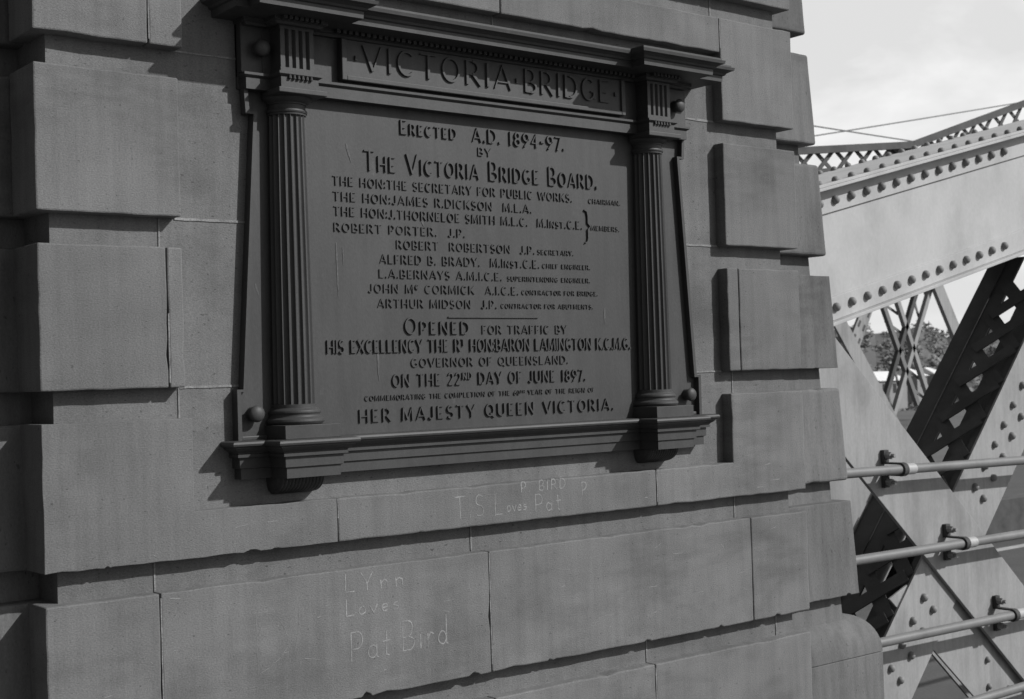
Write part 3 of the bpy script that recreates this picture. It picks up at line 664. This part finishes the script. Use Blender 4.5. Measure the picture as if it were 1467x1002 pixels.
# rising diagonal: a laced box
def dz(x): return 0.371+1.085*(x-4.092)       # left edge of the front plate
an = math.atan(1.085); LX = 0.465
lowx, hix = 3.35, 5.75
b = MB(); b.prism([(lowx, dz(lowx)), (lowx+LX, dz(lowx)), (hix+LX, dz(hix)), (hix, dz(hix))], 0.742, 0.753); d1 = b.build('rising_diagonal', M['darker_paint'], truss)
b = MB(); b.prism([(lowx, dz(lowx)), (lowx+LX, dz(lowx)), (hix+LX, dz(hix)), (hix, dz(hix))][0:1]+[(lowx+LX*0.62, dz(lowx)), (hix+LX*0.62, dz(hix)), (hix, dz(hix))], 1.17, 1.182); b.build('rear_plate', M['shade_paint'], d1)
b = MB()    # flange legs turned inwards along both edges, plus lacing bars on the left and right sides
for off, s_in in ((0.0, 1), (LX, -1)):
    for ya, yb in ((0.753, 0.785), (0.985, 1.17)):
        p0 = (lowx+off, dz(lowx)); p1 = (hix+off, dz(hix))
        b.prism([p0, (p0[0]+0.016*s_in, p0[1]), (p1[0]+0.016*s_in, p1[1]), p1] if s_in > 0 else [(p0[0]-0.016, p0[1]), p0, p1, (p1[0]-0.016, p1[1])], ya, yb)
    def sidept(t, y): return Vector((lowx+off+0.008*s_in+t*math.cos(an), y, dz(lowx)+t*math.sin(an)))
    tt = 0.0; tot = (hix-lowx)/math.cos(an); nrm = Vector((-math.sin(an), 0, math.cos(an)))
    k = 0
    while tt < tot-0.35 and s_in > 0:
        for (ya, yb, dy) in ((0.772, 1.0, 0.0), (1.0, 0.772, 0.009)):
            a = sidept(tt, ya); c = sidept(tt+0.237, yb); d = (c-a).normalized(); wv = d.cross(nrm).normalized()*0.036
            o1 = nrm*(0.010+dy); o2 = nrm*(0.017+dy)
            v = [a-wv+o1, c-wv+o1, c+wv+o1, a+wv+o1, a-wv+o2, c-wv+o2, c+wv+o2, a+wv+o2]
            b.add(v, [(0,3,2,1),(4,5,6,7),(0,1,5,4),(1,2,6,5),(2,3,7,6),(3,0,4,7)])
        tt += 0.237
b.prism([(lowx-0.008, dz(lowx)), (lowx, dz(lowx)), (hix, dz(hix)), (hix-0.008, dz(hix))], 1.075, 1.083)
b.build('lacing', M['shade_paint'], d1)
ux, uz = math.cos(an), math.sin(an)
tA = -1.05
def under_flat(x, z): return -0.59 < x-(3.966+(1.57-z)/0.885) < 0.03      # hidden behind the broad flat
for i in range(17):
    for x, z in ((4.747+(i-9)*0.0893, 0.903+(i-9)*0.0965), (4.813+(i-9)*0.0893, 0.840+(i-9)*0.0965)):
        if not under_flat(x, z): rivet(d1, (x+random.uniform(-.003, .003), 0.742, z+random.uniform(-.003, .003)), None, random.uniform(0.9, 1.02))
# falling diagonal: broad plain flat, nearer the camera, with a parallel gusset below
fz = lambda x: 1.57-0.885*(x-3.966)
FX = -0.555
for nm, y0, y1, xs_, dxl, par in (('falling_diagonal', 0.721, 0.7405, (3.0, 6.0), FX, truss),):
    b = MB(); a, c = xs_; b.prism([(a, fz(a+0.555)), (c, fz(c+0.555)), (c+0.555, fz(c+0.555)), (a+0.555, fz(a+0.555))], y0, y1); d2 = b.build(nm, M['darker_paint'], par, bevel=0.002)
b = MB(); a, c = 3.2, 6.2; b.prism([(a, fz(a+0.555)), (c, fz(c+0.555)), (c+0.555, fz(c+0.555)), (a+0.555, fz(a+0.555))], 1.19, 1.205); b.build('rear_plate', M['darker_paint'], d2)
b = MB(); b.prism([(4.15, 0.535), (6.1, -1.142), (6.6, -1.1), (4.97, 0.40), (4.62, 0.70)], 0.754, 0.766); gus = b.build('gusset_plate', M['darker_paint'], truss, bevel=0.002)
for p in ((4.905, 0.148), (4.909, 0.017), (5.08, -0.02)): rivet(gus, (p[0], 0.754, p[1]), None, 0.8)
# bottom chord below the frame
b = MB(); b.box(3.0, 9.0, 0.742, 0.751, -0.75, -0.30); b.box(3.0, 9.0, 1.18, 1.192, -0.75, -0.30); b.build('bottom_chord', M['darker_paint'], truss)

# ------------------------------------------------------------------ pipe rails clipped to the truss
RY = 0.62
rails = ((1.142, -0.019, 4.092, 'topmost grey pipe rail leaving the stone tower at block height'), (0.765, -0.0055, 4.545, 'second grey pipe rail from the top, crossing both diagonals'),
         (0.393, -0.0135, 4.935, 'third grey pipe rail, leaving the tower at the bullnose'), (0.022, 0.0, 5.32, 'lowest grey pipe rail in the bottom right corner'))
for z0, sl, cxp, lb in rails:
    xa = 3.0 if z0 > 0.5 else 3.2
    zr = lambda x: z0+sl*(x-3.70)
    rl = thing('pipe_rail', (cxp, RY, zr(cxp)), lb, 'pipe rail', 'pipe rails along the bridge truss')
    b = MB(); b.rod((xa, RY, zr(xa)), (9.0, RY, zr(9.0)), 0.0215, 24); b.build('pipe', M['pipe'], rl, smooth=True)
    b = MB(); xb = cxp+0.052; b.rod((xb-0.033, RY, zr(xb-0.033)), (xb+0.033, RY, zr(xb+0.033)), 0.0255, 24); b.build('coupling_band', M['band'], rl, smooth=True, bevel=0.002)
    b = MB(); zc = zr(cxp)
    # strap: half ring round the pipe with two feet bolted back to the diagonal
    v = []; f = []; nseg = 14
    for k in range(nseg+1):
        t = R(-95+190*k/nseg)
        for rr in (0.0222, 0.0312):
            for xx in (cxp-0.016, cxp+0.016): v.append((xx, RY-rr*math.cos(t), zc+rr*math.sin(t)))
    for k in range(nseg):
        o = 4*k; f += [(o, o+1, o+5, o+4), (o+2, o+6, o+7, o+3), (o, o+4, o+6, o+2), (o+1, o+3, o+7, o+5)]
    f += [(0, 2, 3, 1), (4*nseg, 4*nseg+1, 4*nseg+3, 4*nseg+2)]
    b.add(v, f)
    b.box(cxp-0.016, cxp+0.016, RY+0.002, 0.7205, zc+0.0215, zc+0.030); b.box(cxp-0.016, cxp+0.016, RY+0.002, 0.7205, zc-0.030, zc-0.0215)
    b.box(cxp-0.018, cxp+0.018, 0.700, 0.7205, zc+0.030, zc+0.085); b.box(cxp-0.018, cxp+0.018, 0.700, 0.7205, zc-0.085, zc-0.030)
    cl = b.build('clamp', M['clamp'], rl, bevel=0.002)
    for s2 in (1, -1):
        b = MB(); b.rod((cxp, 0.7, zc+s2*0.06), (cxp, 0.672, zc+s2*0.06), 0.017, 6); b.rod((cxp, 0.672, zc+s2*0.06), (cxp, 0.655, zc+s2*0.06), 0.009, 10)
        b.build('bolt', M['bolt'], cl)

# ------------------------------------------------------------------ far truss across the roadway
far = thing('far_truss', (11.5, 6.0, -0.42), 'thin latticed steel truss across the roadway, out of focus', 'bridge truss')
FYY = 6.0
def seg(mb, p, q, wid, d=0.05, dy=0.0): mb.bar(p, q, wid, FYY+dy, FYY+dy+d)
b = MB(); top = [(9.0, 3.70), (10.0, 3.81), (11.95, 4.03), (15.5, 5.10)]; bot = [(9.0, 3.47), (10.0, 3.58), (11.95, 3.78), (15.5, 4.80)]
for i in range(3):
    seg(b, top[i], top[i+1], 0.075); seg(b, bot[i], bot[i+1], 0.075, dy=0.001)
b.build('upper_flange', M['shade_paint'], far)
b = MB()
def lerp(pl, x):
    for i in range(len(pl)-1):
        if pl[i][0] <= x <= pl[i+1][0]:
            t = (x-pl[i][0])/(pl[i+1][0]-pl[i][0]); return (x, pl[i][1]+t*(pl[i+1][1]-pl[i][1]))
x = 9.0
while x < 15.0:
    seg(b, lerp(bot, x), lerp(top, x+0.30), 0.045, 0.012, 0.055); seg(b, lerp(top, x), lerp(bot, x+0.30), 0.045, 0.012, 0.07); x += 0.33
seg(b, (11.62, 3.86), (12.1, 3.96), 0.26, 0.012, 0.085)
b.build('lacing', M['shade_paint'], far)
b = MB(); seg(b, (10.3, 2.55), (12.25, 0.05), 0.185, 0.03, 0.1); b.build('falling_diagonal', M['darker_paint'], far)
b = MB(); seg(b, (9.93, 2.62), (11.80, 0.22), 0.05, 0.05, 0.42)
for i in range(10):
    t = i/10; p = (9.93+1.87*t, 2.62-2.40*t); seg(b, p, (p[0]+0.33, p[1]+0.10), 0.05, 0.012, 0.40); seg(b, p, (p[0]+0.42, p[1]-0.22), 0.035, 0.012, 0.385)
b.build('lacing', M['shade_paint'], far)
b = MB(); seg(b, (11.75, 3.05), (10.45, 1.02), 0.17, 0.03, 0.15); pd = b.build('rising_diagonal', M['darker_paint'], far)
b = MB()
for i in range(14):
    t = i/14.0
    for o in (-0.045, 0.045):
        cx_, cz_ = 11.75-1.3*t+o*0.84, 3.05-2.03*t-o*0.54
        b.bar((cx_-0.02, cz_-0.03), (cx_+0.02, cz_+0.03), 0.028, FYY+0.146, FYY+0.1505)
b.build('slot_holes', M['shade_paint'], pd)
def laced(name, a0, a1, c0, c1, ma, mc, n):
    bb = MB(); seg(bb, a0, a1, 0.055, 0.05, 0.2); oo = bb.build(name, ma, far)
    bb = MB(); seg(bb, c0, c1, 0.055, 0.05, 0.2); bb.build('strut_leg', mc, oo)
    bb = MB()
    for i in range(n):
        t = i/n; t2 = (i+0.8)/n
        p = (a0[0]+(a1[0]-a0[0])*t, a0[1]+(a1[1]-a0[1])*t); q = (c0[0]+(c1[0]-c0[0])*t2, c0[1]+(c1[1]-c0[1])*t2)
        seg(bb, p, q, 0.027, 0.012, 0.26)
    bb.build('lacing', M['pipe'], oo)
laced('laced_strut', (11.30, 2.80), (12.15, 1.15), (11.58, 2.85), (12.40, 1.15), M['pipe'], M['darker_paint'], 7)
laced('laced_strut', (12.45, 2.90), (11.25, 0.67), (12.68, 2.86), (11.42, 0.55), M['shade_paint'], M['darker_paint'], 9)
b = MB(); seg(b, (12.22, 2.95), (13.1, 1.55), 0.16, 0.05, 0.14); b.build('falling_diagonal', M['darker_paint'], far)
b = MB(); b.box(8, 30, FYY-0.02, FYY+0.25, -0.42, 0.0); b.build('bottom_chord', M['shade_paint'], far)

# ------------------------------------------------------------------ wires
def wire(p, q, sag, r, lb):
    n = 24; b = MB(); P = Vector(p); Q = Vector(q); last = None
    for i in range(n+1):
        t = i/n; c = P.lerp(Q, t); c.z -= sag*4*t*(1-t)
        if last is not None: b.rod(last, c, r, 6, cap=False)
        last = c
    return tag(b.build('overhead_wire', M['wire']), lb, 'wire', 'overhead wires against the sky')
wire((22.0, 20, 7.95), (46.0, 20, 7.75), 0.05, 0.018, 'thin overhead wire sloping down to the right above the latticed truss')
wire((22.0, 20.5, 6.6), (46.0, 20.5, 11.15), 0.05, 0.018, 'thin overhead wire sloping up to the right across the white sky')

# ------------------------------------------------------------------ far bank: wooded hill and houses
def farpt(x60, z60, Y):
    k = (Y+3.18)/63.18; return (-1.15+(x60+1.15)*k, Y, 1.6+(z60-1.6)*k)
def hillz(x60): return 4.0+0.35*math.sin(x60*0.8)+0.2*math.sin(x60*2.3)
b = MB(); v = []; f = []; nx, ny = 40, 10
for j in range(ny):
    for i in range(nx):
        x60 = 60+70*i/(nx-1); Y = 120+22*j; x, y, z = farpt(x60, -7+(hillz(x60)+7.2)*j/(ny-1), Y); v.append((x, y, z))
for j in range(ny-1):
    for i in range(nx-1): f.append((j*nx+i, j*nx+i+1, (j+1)*nx+i+1, (j+1)*nx+i))
b.add(v, f); structure(b.build('hillside', M['earth']))
b = MB()
def clump(c, r):
    for k in range(26):
        d = Vector((random.gauss(0, 1), random.gauss(0, 1), random.gauss(0, 1))).normalized()*r*random.uniform(0.5, 1.0); d.z *= 0.8
        p = Vector(c)+d; s = r*random.uniform(0.22, 0.45)
        u = Vector((random.gauss(0, 1), random.gauss(0, 1), random.gauss(0, 1))).normalized(); w_ = u.orthogonal().normalized()
        b.add([p-u*s, p+w_*s*0.7, p+u*s, p-w_*s*0.7], [(0, 1, 2, 3)])
for k in range(620):
    px = random.uniform(79, 108); t = random.random()
    if 0.50 < t < 0.62 and random.random() < 0.8: t -= 0.12          # a clearing round the houses
    Y = 120+198*t; x, y, z = farpt(px, -7+(hillz(px)+7.2)*t, Y); clump((x, y, z+random.uniform(0.3, 2.2)), random.uniform(1.2, 3.0))
tag(b.build('far_wood', M['leaf']), 'grey mass of trees covering the far hill', 'trees', kind='stuff')
def house(x60, z60, Y, wdt, wall_h, roof_h, dep, lb, yaw=0.0):
    x, y, z = farpt(x60, z60, Y)
    t = thing('house', (x, y, z-wall_h), lb, 'house', 'houses on the far hill')
    b = MB(); b.box(x-wdt/2, x+wdt/2, y, y+dep, z-wall_h-2.5, z); wl = b.build('wall', M['wall2'], t)
    b = MB(); o = 0.4
    b.add([(x-wdt/2-o, y-o, z), (x+wdt/2+o, y-o, z), (x+wdt/2+o, y+dep+o, z), (x-wdt/2-o, y+dep+o, z), (x-wdt/2+0.8, y+dep/2, z+roof_h), (x+wdt/2-0.8, y+dep/2, z+roof_h)],
          [(0, 1, 5, 4), (1, 2, 5), (2, 3, 4, 5), (3, 0, 4), (0, 3, 2, 1)])
    b.build('roof', M['white'], t)
    for k in range(max(1, int(wdt/3))):
        b = MB(); xx = x-wdt/2+1.5+3*k; b.box(xx-0.5, xx+0.5, y-0.05, y+0.1, z-wall_h+0.4, z-0.5); b.build('window', M['glass'], wl)
house(85.3, 0.48, 150, 8.2, 2.6, 1.7, 7, 'low house with a long white roof, left of the laced strut')
house(88.9, 0.75, 152, 3.0, 2.4, 1.4, 6, 'small white roofed house between the laced struts')
house(91.2, 0.85, 154, 3.2, 2.4, 1.3, 6, 'white roofed house beside the dark diagonal')
